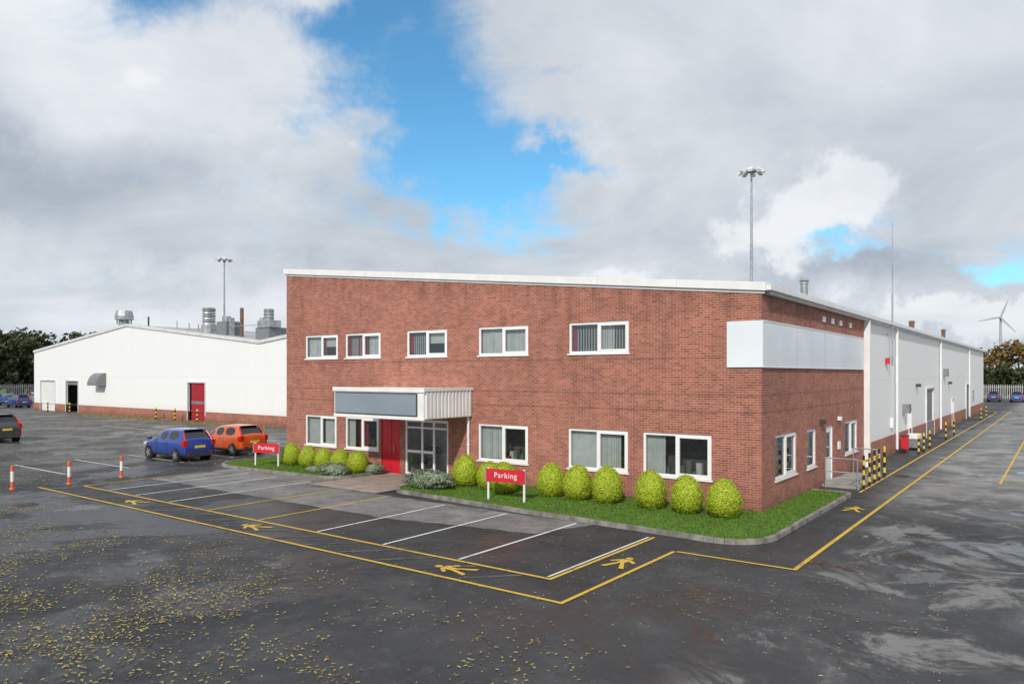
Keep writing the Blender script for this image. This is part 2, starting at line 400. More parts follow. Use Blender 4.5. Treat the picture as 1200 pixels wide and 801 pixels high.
def leafball(name,rx,ry,rz,n,ls,mat,inner,egg=.0,lump=.06):
    mb=MB(); seed=U(0,100)
    def rad(d):
        return 1+lump*noise.noise(Vector((d.x*3+seed,d.y*3,d.z*3)))*2
    nu,nv=20,12
    base=len(mb.v)
    for j in range(nv+1):
        ph=math.pi*j/nv
        for i in range(nu):
            th=2*math.pi*i/nu; d=Vector((math.sin(ph)*math.cos(th),math.sin(ph)*math.sin(th),math.cos(ph)))
            k=.90*rad(d)*(1-egg*d.z)
            mb.v.append((d.x*rx*k,d.y*ry*k,d.z*rz*.90*rad(d)+rz*.93))
    for j in range(nv):
        for i in range(nu):
            i2=(i+1)%nu; mb.f.append((base+j*nu+i,base+j*nu+i2,base+(j+1)*nu+i2,base+(j+1)*nu+i)); mb.m.append(mb.mi(inner))
    for i in range(n):
        d=Vector((random.gauss(0,1),random.gauss(0,1),random.gauss(0,1))).normalized()
        k=rad(d)*U(.90,1.02); q=k*(1-egg*d.z)
        p=Vector((d.x*rx*q,d.y*ry*q,d.z*rz*k+rz*.93))
        if p.z<.02: p.z=U(.02,.1)
        nrm=(d*1.3+Vector((U(-1,1),U(-1,1),U(-1,1)))*.6).normalized()
        a=nrm.orthogonal().normalized(); a=Matrix.Rotation(U(0,6.28),3,nrm)@a; b=nrm.cross(a); s=ls*U(.6,1.3)
        mb.poly([p-a*s,p-b*s*.5,p+a*s,p+b*s*.5],mat)
    o=mb.build(name); return o
vars_=[]
pts=[(-10.4,-1.4,1.0),(-9.25,-1.4,.95),(-8.3,-1.75,.98),(-6.6,-1.4,1.0),(-5.56,-1.4,1.0),(-4.44,-1.4,1.02),(-2.9,-1.4,1.02),(-1.71,-1.45,1.02),(-.59,-1.45,1.04),
     (-20.7,-1.3,.9),(-19.5,-1.3,.9),(-18.46,-1.3,.88),(-17.4,-1.3,.9),(-16.4,-1.25,.9)]
for i,(x,y,s) in enumerate(pts):
    if i<5:
        o=leafball('clipped_bush',.47,.47,.57,7000,.027,BUSH,BUSHIN,.17,.035); vars_.append(o.data)
    else:
        o=bpy.data.objects.new('clipped_bush',vars_[i%5]); scene.collection.objects.link(o)
    o.location=(x,y,.07); o.scale=(s*U(.97,1.08),s*U(.97,1.08),s*U(.95,1.08)); o.rotation_euler=(U(-.05,.05),U(-.05,.05),U(0,6.28))
for (x,y,rx,ry,rz) in ((-11.2,-2.45,1.05,.6,.34),(-16.6,-2.3,.7,.45,.26),(-16.1,-.75,.6,.45,.2),(-18.0,-2.2,.35,.3,.15)):
    o=leafball('low_shrub',rx,ry,rz,4200,.04,LAV,SHRUBIN,.0,.16); o.location=(x,y,.06)

# ------------------------------------------------------------------ brick office + factory
bld=empty('brick_office_building')
H0,HR,XR=6.82,9.14,-22.84
SL=(HR-H0)/22.84
def ztop_front(x): return H0-SL*x
def wallgrid(mb,u0,u1,z0,zt,openings,mat,P,depth=.12,brk=()):
    us=sorted(set([u0,u1]+[o[0] for o in openings]+[o[1] for o in openings]+list(brk)))
    zs=sorted(set([z0]+[o[2] for o in openings]+[o[3] for o in openings]))
    for i in range(len(us)-1):
        a,b=us[i],us[i+1]; mid=(a+b)/2
        for j in range(len(zs)):
            za=zs[j]; last=j==len(zs)-1
            zb=None if last else zs[j+1]
            if not last:
                zm=(za+zb)/2
                if any(o[0]<mid<o[1] and o[2]<zm<o[3] for o in openings): continue
            mb.poly([P(a,0,za),P(b,0,za),P(b,0,zt(b) if last else zb),P(a,0,zt(a) if last else zb)],mat)
    for o in openings:
        a,b,c,d=o[:4]
        mb.poly([P(a,0,c),P(a,depth,c),P(a,depth,d),P(a,0,d)],mat)
        mb.poly([P(b,0,c),P(b,depth,c),P(b,depth,d),P(b,0,d)],mat)
        mb.poly([P(a,0,c),P(b,0,c),P(b,depth,c),P(a,depth,c)],mat)
        mb.poly([P(a,0,d),P(b,0,d),P(b,depth,d),P(a,depth,d)],mat)
PF=lambda u,o,z:(u,o,z)
PS=lambda u,o,z:(-o,u,z)
def pbox(mb,P,u0,u1,o0,o1,z0,z1,m):
    a=P(u0,o0,z0); b=P(u1,o1,z1); mb.box(a[0],b[0],a[1],b[1],a[2],b[2],m)
def window(name,P,u0,u1,z0,z1,splits,fill=(),sill=True):
    mb=MB(); fw=.08
    pbox(mb,P,u0,u1,.03,.10,z0,z0+fw,UPVC); pbox(mb,P,u0,u1,.03,.10,z1-fw,z1,UPVC)
    pbox(mb,P,u0,u0+fw,.03,.10,z0+fw,z1-fw,UPVC); pbox(mb,P,u1-fw,u1,.03,.10,z0+fw,z1-fw,UPVC)
    W=u1-u0; ed=[0]+[s for s in splits]+[1]
    for s in splits:
        c=u0+W*s; pbox(mb,P,c-.04,c+.04,.03,.10,z0+fw,z1-fw,UPVC)
    for k in range(len(ed)-1):
        if k%2==1:
            a=u0+W*ed[k]+.042; b=u0+W*ed[k+1]-(fw if k==len(ed)-2 else .042)
            pbox(mb,P,a,b,.02,.07,z0+fw,z0+fw+.055,UPVC); pbox(mb,P,a,b,.02,.07,z1-fw-.055,z1-fw,UPVC)
            pbox(mb,P,a,a+.055,.02,.07,z0+fw+.055,z1-fw-.055,UPVC); pbox(mb,P,b-.055,b,.02,.07,z0+fw+.055,z1-fw-.055,UPVC)
    if sill: pbox(mb,P,u0-.05,u1+.05,-.05,.03,z0-.05,z0-.002,UPVC)
    mb.poly([P(u0+fw,.075,z0+fw),P(u1-fw,.075,z0+fw),P(u1-fw,.075,z1-fw),P(u0+fw,.075,z1-fw)],GLASS)
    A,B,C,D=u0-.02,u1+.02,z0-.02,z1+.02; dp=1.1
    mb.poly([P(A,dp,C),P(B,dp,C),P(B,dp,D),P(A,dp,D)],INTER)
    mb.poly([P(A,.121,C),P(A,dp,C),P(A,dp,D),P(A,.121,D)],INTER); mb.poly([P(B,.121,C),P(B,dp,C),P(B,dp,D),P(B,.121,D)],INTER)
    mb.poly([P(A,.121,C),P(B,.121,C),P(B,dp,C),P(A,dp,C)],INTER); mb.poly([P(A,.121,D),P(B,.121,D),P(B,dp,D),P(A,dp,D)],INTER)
    for f0,f1,kind in fill:
        a=u0+W*f0; b=u0+W*f1
        if kind=='slats':
            x=a
            while x<b-.05:
                w=.075; t=U(.0,.03); mb.poly([P(x,.2,z0+.08),P(x+w,.2+t,z0+.08),P(x+w,.2+t,z1-.06),P(x,.2,z1-.06)],BLIND); x+=.092
        elif kind=='gapslats':
            x=a
            while x<b-.02:
                mb.poly([P(x,.2,z0+.08),P(x+.025,.25,z0+.08),P(x+.025,.25,z1-.06),P(x,.2,z1-.06)],BLIND); x+=.11
        elif kind=='blind': mb.poly([P(a,.2,z0+.06),P(b,.2,z0+.06),P(b,.2,z1-.06),P(a,.2,z1-.06)],BLIND)
        elif kind=='half': mb.poly([P(a,.2,z1-.06-(z1-z0)*.45),P(b,.2,z1-.06-(z1-z0)*.45),P(b,.2,z1-.06),P(a,.2,z1-.06)],BLIND)
        elif kind in('red','white'):
            x=a; mm=REDCURT if kind=='red' else BLIND
            while x<b:
                mb.poly([P(x,.18,z0+.06),P(x+.04,.24,z0+.06),P(x+.04,.24,z1-.06),P(x,.18,z1-.06)],mm)
                mb.poly([P(x+.04,.24,z0+.06),P(x+.08,.18,z0+.06),P(x+.08,.18,z1-.06),P(x+.04,.24,z1-.06)],mm); x+=.08
        elif kind=='stuff':
            for _ in range(6):
                c=U(a,b-.2); pbox(mb,P,c,c+U(.08,.22),.25+U(0,.3),.6,z0+.02,z0+U(.15,.55),random.choice([BLIND,DARKM,LOUV,SHRUBIN,REDCURT]))
    mb.build(name,bld)
UZ=(4.91,5.99); GZ=(.89,2.29)
upper=[(-21.41,-19.11,(.5,),((.48,.55,'red'),(.0,.48,'slats'),(.55,.95,'half'))),
       (-18.59,-16.33,(.5,),((.0,.1,'red'),(.1,.45,'gapslats'),(.3,.55,'red'),(.6,.95,'slats'))),
       (-14.75,-12.52,(.5,),((.0,.09,'red'),(.1,.48,'gapslats'),(.52,1,'half'))),
       (-10.89,-8.54,(.5,),((.02,.98,'slats'),)),
       (-6.77,-4.42,(.5,),((.0,.1,'red'),(.1,.5,'gapslats'),(.5,.75,'slats'),(.75,.98,'gapslats')))]
ground=[(-21.41,-19.2,(.5,),((.0,.45,'white'),(.55,.9,'slats'))),
        (-18.59,-16.45,(.5,),((.0,.2,'white'),(.35,.6,'red'),(.2,.95,'stuff'))),
        (-10.9,-8.55,(.5,),((.0,.42,'slats'),(.5,.95,'stuff'))),
        (-6.8,-4.45,(.5,),((.0,.45,'blind'),(.5,.85,'slats'))),
        (-3.89,-1.55,(.5,),((.0,.3,'white'),(.2,.95,'stuff')))]
ENT=(-14.85,-12.45,0,2.32); RD=(-16.3,-15.15,0,2.30)
side=[(1.33,3.64,.86,2.27,(.5,),((.0,.95,'slats'),)),(4.9,6.1,.86,2.22,(),((.0,.9,'blind'),)),(10.6,12.85,.86,2.22,(.5,),((.1,.9,'slats'),))]
SD=(7.55,8.6,.1,2.2)
mb=MB()
ops=[(a,b,*UZ) for a,b,*_ in upper]+[(a,b,*GZ) for a,b,*_ in ground]+[ENT,RD]
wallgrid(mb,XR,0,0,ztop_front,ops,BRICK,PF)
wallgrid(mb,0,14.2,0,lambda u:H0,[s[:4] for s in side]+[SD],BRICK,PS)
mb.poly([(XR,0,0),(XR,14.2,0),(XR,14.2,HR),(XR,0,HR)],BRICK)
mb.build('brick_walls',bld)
for a,b,s,f in upper: window('upper_window',PF,a,b,*UZ,s,f)
for a,b,s,f in ground: window('ground_window',PF,a,b,*GZ,s,f)
for a,b,c,d,s,f in side: window('side_window',PS,a,b,c,d,s,f)
mb=MB()
mb.poly([(.0,-.0,H0+.02),(.0,14.2,H0+.02),(XR,14.2,HR+.02),(XR,0,HR+.02)],ROOF)
def sloped(mb,xa,xb,y0,y1,dz0,dz1,m,zf=ztop_front):
    a0,a1=zf(xa)+dz0,zf(xa)+dz1; b0,b1=zf(xb)+dz0,zf(xb)+dz1
    V=[(xa,y0,a0),(xb,y0,b0),(xb,y1,b0),(xa,y1,a0),(xa,y0,a1),(xb,y0,b1),(xb,y1,b1),(xa,y1,a1)]
    for q in ((0,3,2,1),(4,5,6,7),(0,1,5,4),(1,2,6,5),(2,3,7,6),(3,0,4,7)): mb.poly([V[i] for i in q],m)
xx=XR-.12
while xx<.15:
    nx=min(xx+2.9,.16)
    if .16-nx<.5: nx=.16
    sloped(mb,xx,nx-.008,-.10,.3,-.13,.12,WHITE); xx=nx
sloped(mb,XR-.06,.10,-.03,-.002,-.22,-.13,FASCIA)
mb.box(0.002,.16,.3,77.5,H0-.22,H0+.10,FASCIA)
mb.box(.16,.30,-.05,77.5,H0-.13,H0+.0,WHITE)
mb.box(XR-.12,XR,.3,14.2,HR-.16,HR+.1,WHITE)
mb.build('roof_and_coping',bld)
mb=MB(); mb.box(-1.04,.06,-.06,-.003,4.40,5.80,SIGNWHITE); mb.box(.003,.06,-.003,13.9,4.40,5.80,SIGNWHITE)
mb.box(.06,.075,-.0,13.9,5.77,5.81,WHITE); mb.box(.06,.075,0,13.9,4.39,4.43,WHITE)
for y in (3.5,7,10.5): mb.box(.06,.0615,y,y+.012,4.43,5.77,LOUV)
mb.build('blank_fascia_sign',bld)
mb=MB()
for y in (6.9,8.2,9.5,11.2): mb.box(.003,.05,y,y+.4,6.15,6.35,WHITE)
mb.box(.003,.16,6.6,6.9,2.35,2.5,DARKM); mb.box(.003,.14,9.3,9.5,2.35,2.5,WHITE); mb.box(.003,.06,9.3,9.6,1.2,1.5,WHITE)
mb.cyl((-11.35,-.07,.05),(-11.35,-.07,2.55),.05,.05,WHITE)
for z in (.5,1.4,2.3): mb.cyl((-11.35,-.07,z),(-11.35,-.07,z+.06),.062,.062,WHITE)
for x in (-19.9,-9.7,-5.2,-2.2): mb.box(x,x+.22,-.008,-.002,.28,.36,DARKM)
mb.build('wall_fittings',bld)
mb=MB(); a,b,c,d=SD
mb.box(-.10,-.03,a,a+.07,c,d,UPVC); mb.box(-.10,-.03,b-.07,b,c,d,UPVC); mb.box(-.10,-.03,a+.07,b-.07,d-.07,d,UPVC)
mb.box(-.09,-.05,a+.07,b-.07,c,c+.9,UPVC); mb.box(-.09,-.05,a+.07,a+.2,c+.9,d-.07,UPVC); mb.box(-.09,-.05,b-.2,b-.07,c+.9,d-.07,UPVC); mb.box(-.09,-.05,a+.2,b-.2,d-.25,d-.07,UPVC)
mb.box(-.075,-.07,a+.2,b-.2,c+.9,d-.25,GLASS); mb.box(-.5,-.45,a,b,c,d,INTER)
mb.build('side_door',bld)
# canopy
mb=MB(); cx0,cx1,cy,cz0,cz1=-16.1,-11.23,-2.7,2.55,3.65
mb.box(cx0,cx1,cy,-.003,cz1-.06,cz1,WHITE); mb.box(cx0,cx1,cy,-.003,cz0,cz0+.05,WHITE)
mb.box(cx0,cx1,cy,cy+.06,cz0+.05,cz1-.06,WHITE)
mb.box(cx1-.06,cx1,cy+.06,-.003,cz0+.05,cz1-.06,WHITE); mb.box(cx0,cx0+.06,cy+.06,-.003,cz0+.05,cz1-.06,WHITE)
y=cy+.10
while y<-.12:
    mb.box(cx1,cx1+.05,y,y+.10,cz0+.03,cz1-.09,WHITE); mb.box(cx0-.05,cx0,y,y+.10,cz0+.03,cz1-.09,WHITE); y+=.2
mb.box(cx0-.06,cx1+.07,cy-.05,cy,cz1-.12,cz1+.04,WHITE); mb.box(cx1,cx1+.07,cy,-.003,cz1-.08,cz1+.04,WHITE)
mb.box(cx0-.02,cx1+.04,cy-.03,cy,cz0-.03,cz0+.06,WHITE)
mb.box(cx0+.12,cx1-.35,cy-.05,cy-.002,cz0+.14,cz1-.2,SIGNGREY)
mb.box(cx0+.08,cx1-.31,cy-.03,cy-.001,cz0+.10,cz1-.16,DARKM)
mb.build('entrance_canopy',bld)
mb=MB(); a,b,c,d=ENT
mb.box(a,b,.02,.10,d-.10,d,UPVC); mb.box(a,a+.09,.02,.10,0,d-.1,UPVC); mb.box(b-.09,b,.02,.10,0,d-.1,UPVC)
for x in (a+.95,a+1.6): mb.box(x-.045,x+.045,.02,.10,0,d-.1,UPVC)
mb.box(a+.09,b-.09,.03,.09,.0,.12,UPVC); mb.box(a+.09,a+.9,.03,.09,.95,1.05,UPVC); mb.box(a+1.0,a+1.55,.03,.09,.95,1.05,UPVC); mb.box(a+.09,b-.09,.035,.085,1.95,2.02,UPVC)
mb.poly([(a+.09,.06,.1),(b-.09,.06,.1),(b-.09,.06,d-.1),(a+.09,.06,d-.1)],GLASS)
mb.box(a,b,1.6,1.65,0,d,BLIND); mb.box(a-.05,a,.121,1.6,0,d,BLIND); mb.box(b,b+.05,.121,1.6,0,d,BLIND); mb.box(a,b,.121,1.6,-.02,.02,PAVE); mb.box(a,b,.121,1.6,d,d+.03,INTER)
mb.box(a+.3,a+.7,.8,1.3,.02,1.1,DARKM); mb.box(a+1.5,a+2.1,1.0,1.5,.02,.8,LOUV)
mb.build('entrance_door',bld)
mb=MB(); a,b,c,d=RD
mb.box(a,b,.05,.09,0,d,RED)
for x in (a+.02,a+.56,b-.06): mb.box(x,x+.04,.03,.05,0,d,RED)
mb.box(a+.75,a+.80,.0,.03,.9,1.2,GALV)
mb.build('red_door_panel',bld)
def flue(mb,x,y,z0,z1,r,m,cap=True):
    mb.cyl((x,y,z0),(x,y,z1),r,r,m,14)
    mb.cyl((x,y,z0),(x,y,z0+.15),r*1.4,r*1.1,m,14)
    if cap:
        mb.cyl((x,y,z1+.05),(x,y,z1+.18),r*1.5,r*.9,m,14); mb.cyl((x,y,z1-.1),(x,y,z1+.02),r*1.15,r*1.15,m,14)
mb=MB(); flue(mb,-1.5,10.1,6.9,8.05,.15,GALV); mb.build('roof_flue',bld)

# ---------------- factory
fac=empty('white_factory_building')
XL=-90.1; XV=-45.68; RL=-67.9; YF,YB=14.2,77.4
def ztf(x):
    if x<RL: return H0+(x-XL)*SL
    if x<XV: return H0+(XV-x)*SL
    if x<XR: return H0+(x-XV)*SL
    return H0-x*SL
PY=lambda u,o,z:(u,YF+o,z)
mb=MB()
D1=(-88.2,-84.4,0,3.4);D2=(-81.5,-78.6,0,3.4);D3=(-56.5,-53.7,0,3.4)
ph=.85
opsf=[D1,D2,D3]
def clipz(o): return (o[0],o[1],ph,max(o[3],ph+.01))
wallgrid(mb,XL,XR,ph,ztf,[clipz(o) for o in opsf],CLAD,PY,.15,brk=(RL,XV))
xs=XL
for o in sorted(opsf):
    mb.box(xs,o[0],YF-.05,YF+.1,0,ph,BRICK); xs=o[1]
mb.box(xs,XR-.0,YF-.05,YF+.1,0,ph,BRICK)
PW=lambda u,o,z:(-o,u,z)
sdoors=[(26.0,27.0,0,2.1),(33,36.5,0,3.2),(47,48,0,2.1),(58,61.5,0,3.2)]
wallgrid(mb,YF,YB,1.0,lambda u:H0,[(o[0],o[1],1.0,o[3]) for o in sdoors],CLAD,PW,.12)
ys=YF+.001
for o in sdoors:
    mb.box(-.1,.05,ys,o[0],0,1.0,BRICK); ys=o[1]
mb.box(-.1,.05,ys,YB,0,1.0,BRICK)
mb.poly([(XL,YF,0),(XL,YB,0),(XL,YB,H0),(XL,YF,H0)],CLAD)
mb.poly([(XL,YB,0),(0,YB,0),(0,YB,H0),(XR,YB,HR),(XV,YB,H0),(RL,YB,HR),(XL,YB,H0)],CLAD)
mb.build('cladding_walls',fac)
mb=MB()
for a,b in ((XL,RL),(RL,XV),(XV,XR)):
    mb.poly([(a,YF,ztf(a)+.03),(b,YF,ztf(b)+.03),(b,YB,ztf(b)+.03),(a,YB,ztf(a)+.03)],ROOF)
    sloped(mb,a,b,YF-.12,YF+.35,-.12,.14,FASCIA,ztf)
mb.poly([(XR,14.2,HR+.03),(0,14.2,H0+.03),(0,YB,H0+.03),(XR,YB,HR+.03)],ROOF)
mb.build('roof',fac)
mb=MB()
def shutter(a,b,d,m,z0=0):
    z=z0
    while z<d-.01:
        mb.box(a,b,YF+.10,YF+.14,z,min(z+.09,d),m); mb.box(a,b,YF+.12,YF+.13,z+.09,min(z+.11,d),m); z+=.11
def frame(a,b,d,m=WHITE):
    mb.box(a-.12,a,YF-.07,YF+.02,0,d,m); mb.box(b,b+.12,YF-.07,YF+.02,0,d,m); mb.box(a-.12,b+.12,YF-.07,YF+.02,d,d+.15,m)
shutter(D1[0],D1[1],3.4,WHITE); frame(D1[0],D1[1],3.4,FASCIA)
frame(D2[0],D2[1],3.4,FASCIA); mb.box(D2[0],D2[1],YF+3,YF+3.1,0,3.4,DARKM); mb.box(D2[0],D2[1],YF+.1,YF+.14,3.0,3.4,LOUV)
mb.box(D2[0]+.2,D2[0]+1.2,YF+1.5,YF+2.2,0,1.3,LOUV); mb.box(D2[0]+1.6,D2[0]+2.3,YF+1,YF+1.7,0,1.7,BLIND)
frame(D3[0],D3[1],3.4,FASCIA); shutter(D3[0]+.35,D3[1],3.4,REDDOOR); mb.box(D3[0],D3[0]+.35,YF+.5,YF+.55,0,3.4,DARKM)
mb.box(D3[0]+.35,D3[1],YF+.09,YF+.099,1.5,1.75,LOUV)
mb.build('front_doors',fac)
mb=MB()
for o,m in zip(sdoors,(WHITE,LOUV,WHITE,LOUV)):
    mb.box(-.10,-.05,o[0],o[1],0,o[3],m); mb.box(.003,.09,o[0]-.1,o[0],0,o[3]+.1,FASCIA); mb.box(.003,.09,o[1],o[1]+.1,0,o[3]+.1,FASCIA); mb.box(.003,.09,o[0],o[1],o[3],o[3]+.1,FASCIA)
for y in (14.55,21.7,39.4,60):
    mb.cyl((.14,y,.2),(.14,y,6.7),.07,.07,WHITE,10)
mb.box(.003,.25,14.2,14.38,0,6.6,WHITE)
mb.box(.003,.35,24.2,24.9,2.0,2.5,LOUV); mb.box(.003,.2,19.2,19.4,4.7,5.0,RED); mb.box(.003,.3,42,42.6,4.0,4.6,LOUV)
mb.box(.003,.25,29,29.3,3.4,3.6,DARKM); mb.box(.003,.25,45,45.3,3.4,3.6,DARKM); mb.box(.003,.12,64,64.8,1.5,2.6,GALV); mb.box(.003,.14,20.6,21.0,1.4,1.9,WHITE)
mb.build('side_doors_and_downpipes',fac)
mb=MB()
for k in range(8):
    a0=math.radians(90*k/8); a1=math.radians(90*(k+1)/8)
    def q(a,x): return (x,YF-1.0*math.sin(a)-.02,3.0+1.3*math.cos(a))
    mb.poly([q(a0,-74.2),q(a0,-72.2),q(a1,-72.2),q(a1,-74.2)],LOUV)
    mb.poly([(-74.2,YF-.02,3.0),q(a0,-74.2),q(a1,-74.2)],LOUV); mb.poly([(-72.2,YF-.02,3.0),q(a0,-72.2),q(a1,-72.2)],LOUV)
mb.build('wall_intake_cowl',fac)
mb=MB()
def zroof(x): return ztf(x)
x=-76.3; mb.cyl((x,18,zroof(x)-.1),(x,18,10.2),.55,.55,GALV,16); mb.cyl((x,18,10.2),(x,18,10.6),.95,.95,GALV,16); mb.cyl((x,18,10.6),(x,18,11.2),.95,.8,GALV,16)
for i in range(8):
    t=i*math.pi/4; mb.box(x+.75*math.cos(t)-.03,x+.75*math.cos(t)+.03,18+.75*math.sin(t)-.03,18+.75*math.sin(t)+.03,9.7,10.2,DARKM)
x=-58.6; mb.cyl((x,17.5,zroof(x)-.1),(x,17.5,8.9),.7,.7,GALV,16)
for k in range(6): mb.cyl((x,17.5,8.9+k*.26),(x,17.5,9.08+k*.26),.62,.58,LOUV if k%2 else GALV,16)
mb.cyl((x,17.5,10.4),(x,17.5,10.55),.66,.55,GALV,16)
x=-55.6; mb.box(x-.9,x+.7,17,18.5,zroof(x)-.2,9.1,LOUV); mb.cyl((x-.2,17.6,9.1),(x-.2,17.6,9.6),.4,.4,GALV,14); mb.box(x+.8,x+1.1,17.2,17.6,zroof(x)-.2,9.4,GALV)
x=-53.2; mb.cyl((x,17.5,zroof(x)-.2),(x,17.5,10.25),.17,.17,RUST,12)
x=-49.25; mb.box(x-1.1,x+.9,17,18.8,zroof(x)-.3,8.3,LOUV); mb.box(x-.7,x+1.2,16.9,18.0,8.3,8.9,GALV); mb.cyl((x,17.6,8.9),(x,17.6,9.95),.42,.42,GALV,14); mb.cyl((x-.85,17.6,8.3),(x-.85,17.6,9.2),.3,.3,GALV,14)
for k in range(3): mb.cyl((x,17.6,9.1+k*.3),(x,17.6,9.2+k*.3),.46,.46,LOUV,14)
x=-71; mb.cyl((x,18,zroof(x)),(x,18,10.3),.09,.09,DARKM,8)
for x,z in ((-65.3,9.6),(-63,9.3),(-61.3,9.1)): mb.cyl((x,18,zroof(x)),(x,18,z),.05,.05,GALV,8)
mb.box(-64,-47,17.2,17.26,8.55,8.6,GALV)
flue(mb,-1.5,37.8,6.9,7.85,.17,RUST); flue(mb,-1.5,55.5,6.9,8.1,.16,RUST); flue(mb,-1.8,46.5,6.9,7.5,.12,GALV)
mb.build('rooftop_ventilation',fac)
mb=MB(); mb.cyl((.25,19.7,4.6),(.25,19.7,8.4),.045,.04,GALV,8); mb.cyl((.25,19.7,8.4),(.25,19.7,11.9),.03,.015,GALV,8)
mb.box(.0,.28,19.67,19.73,5.0,5.05,GALV); mb.box(.0,.28,19.67,19.73,6.2,6.25,GALV); mb.build('aerial_pole')

# ------------------------------------------------------------------ side entrance pad, rails, bollards
mb=MB(); mb.box(.002,1.3,6.9,11.2,0,.10,CONC); mb.box(.06,.9,7.2,9.0,.10,.16,CONC); mb.build('concrete_step',bevel=.01)
def bollard(x,y,h=1.05,r=.055):
    mb=MB(); n=6
    for k in range(n): mb.cyl((x,y,h*k/n),(x,y,h*(k+1)/n),r,r,BOLY if k%2 else BLACK,14,caps=(k==n-1))
    mb.cyl((x,y,h),(x,y,h+.02),r,r*.6,BOLY,14); mb.build('striped_bollard',smooth=False)
for x,y,h in ((1.42,10.9,1.25),(1.2,21.4,1.0),(1.2,23.2,1.0),(1.2,25.4,1.0),(1.2,32.6,1.1),(1.2,37,1.1),(1.3,57,1.1),(1.3,62.5,1.1)): bollard(x,y,h,.05)
for x in (-83.8,-78.3,-57.0,-53.3,-60.3): bollard(x,YF-1.0,1.1,.08)
def striped(mb,p,q,r,n):
    p=Vector(p);q=Vector(q)
    for k in range(n): mb.cyl(p.lerp(q,k/n),p.lerp(q,(k+1)/n),r,r,BOLY if k%2 else BLACK,10)
mb=MB()
for y in (7.0,8.0,8.9,9.8): striped(mb,(1.42,y,0),(1.42,y,1.25),.042,7)
striped(mb,(1.42,7.0,1.02),(1.42,8.0,1.02),.03,8); striped(mb,(1.42,7.0,.55),(1.42,8.0,.55),.03,8)
striped(mb,(1.42,8.9,1.02),(1.42,9.8,1.02),.03,8); striped(mb,(1.42,8.9,.55),(1.42,9.8,.55),.03,8)
mb.build('striped_safety_barrier')
def rail(name,pts,h=1.05,m=GALV,mid=True):
    mb=MB()
    for x,y in pts: mb.cyl((x,y,.0),(x,y,h),.024,.024,m,8)
    for (a,b),(c,d) in zip(pts[:-1],pts[1:]):
        mb.cyl((a,b,h),(c,d,h),.024,.024,m,8)
        if mid: mb.cyl((a,b,h*.55),(c,d,h*.55),.02,.02,m,8)
    mb.build(name)
rail('handrail',[(.15,6.8),(1.25,6.8)],1.1); rail('handrail',[(1.25,10.3),(1.22,11.1),(.2,11.15)],1.1)
mb=MB(); mb.box(.2,.55,22.4,22.8,.12,.85,RED); mb.box(.18,.57,22.36,22.84,.85,.92,DARKM); mb.cyl((.3,22.3,.1),(.3,22.38,.1),.1,.1,BLACK); mb.cyl((.3,22.82,.1),(.3,22.9,.1),.1,.1,BLACK); mb.build('wheeled_bin',bevel=.02)
mb=MB(); mb.box(.2,.9,24,25.2,.1,.6,LOUV); mb.box(.25,.85,24.1,25.1,.6,.85,WHITE); mb.build('storage_box',bevel=.02)
for x,y in ((-23.5,-11.4),(-23.2,-9.6),(-23.5,-7.5)):
    mb=MB(); mb.cyl((x,y,0),(x,y,.06),.10,.08,BOLO,14); mb.cyl((x,y,.06),(x,y,.28),.055,.055,BOLO,14); mb.cyl((x,y,.28),(x,y,.45),.056,.056,WHITE,14); mb.cyl((x,y,.45),(x,y,.66),.055,.055,WHITE,14); mb.cyl((x,y,.66),(x,y,.84),.056,.056,BOLO,14); mb.cyl((x,y,.84),(x,y,.87),.055,.03,BOLO,14); mb.build('marker_post')

# ------------------------------------------------------------------ parking signs
def psign(x,y,w,rz=0):
    e=empty('parking_sign',(x,y,.08),rz)
    mb=MB(); mb.box(-w/2,w/2,-.03,.0,.60,1.02,RED)
    for s in (-1,1):
        mb.box(s*(w/2-.06)-.03,s*(w/2-.06)+.03,.001,.06,0,1.05,WHITE)
        mb.box(s*(w/2+.02)-.02,s*(w/2+.02)+.02,-.035,.005,.58,1.04,GALV)
    mb.build('panel_and_posts',e)
    c=bpy.data.curves.new('lettering','FONT'); c.body='Parking'; c.size=.25; c.space_character=1.15; c.align_x='CENTER'; c.align_y='CENTER'; c.extrude=.002
    t=bpy.data.objects.new('lettering',c); scene.collection.objects.link(t); t.parent=e; t.location=(0,-.034,.82); t.rotation_euler=(math.pi/2,0,0); c.materials.append(UPVC)
psign(-7.3,-3.0,1.45,math.radians(8)); psign(-21.3,-2.2,1.3,math.radians(20))

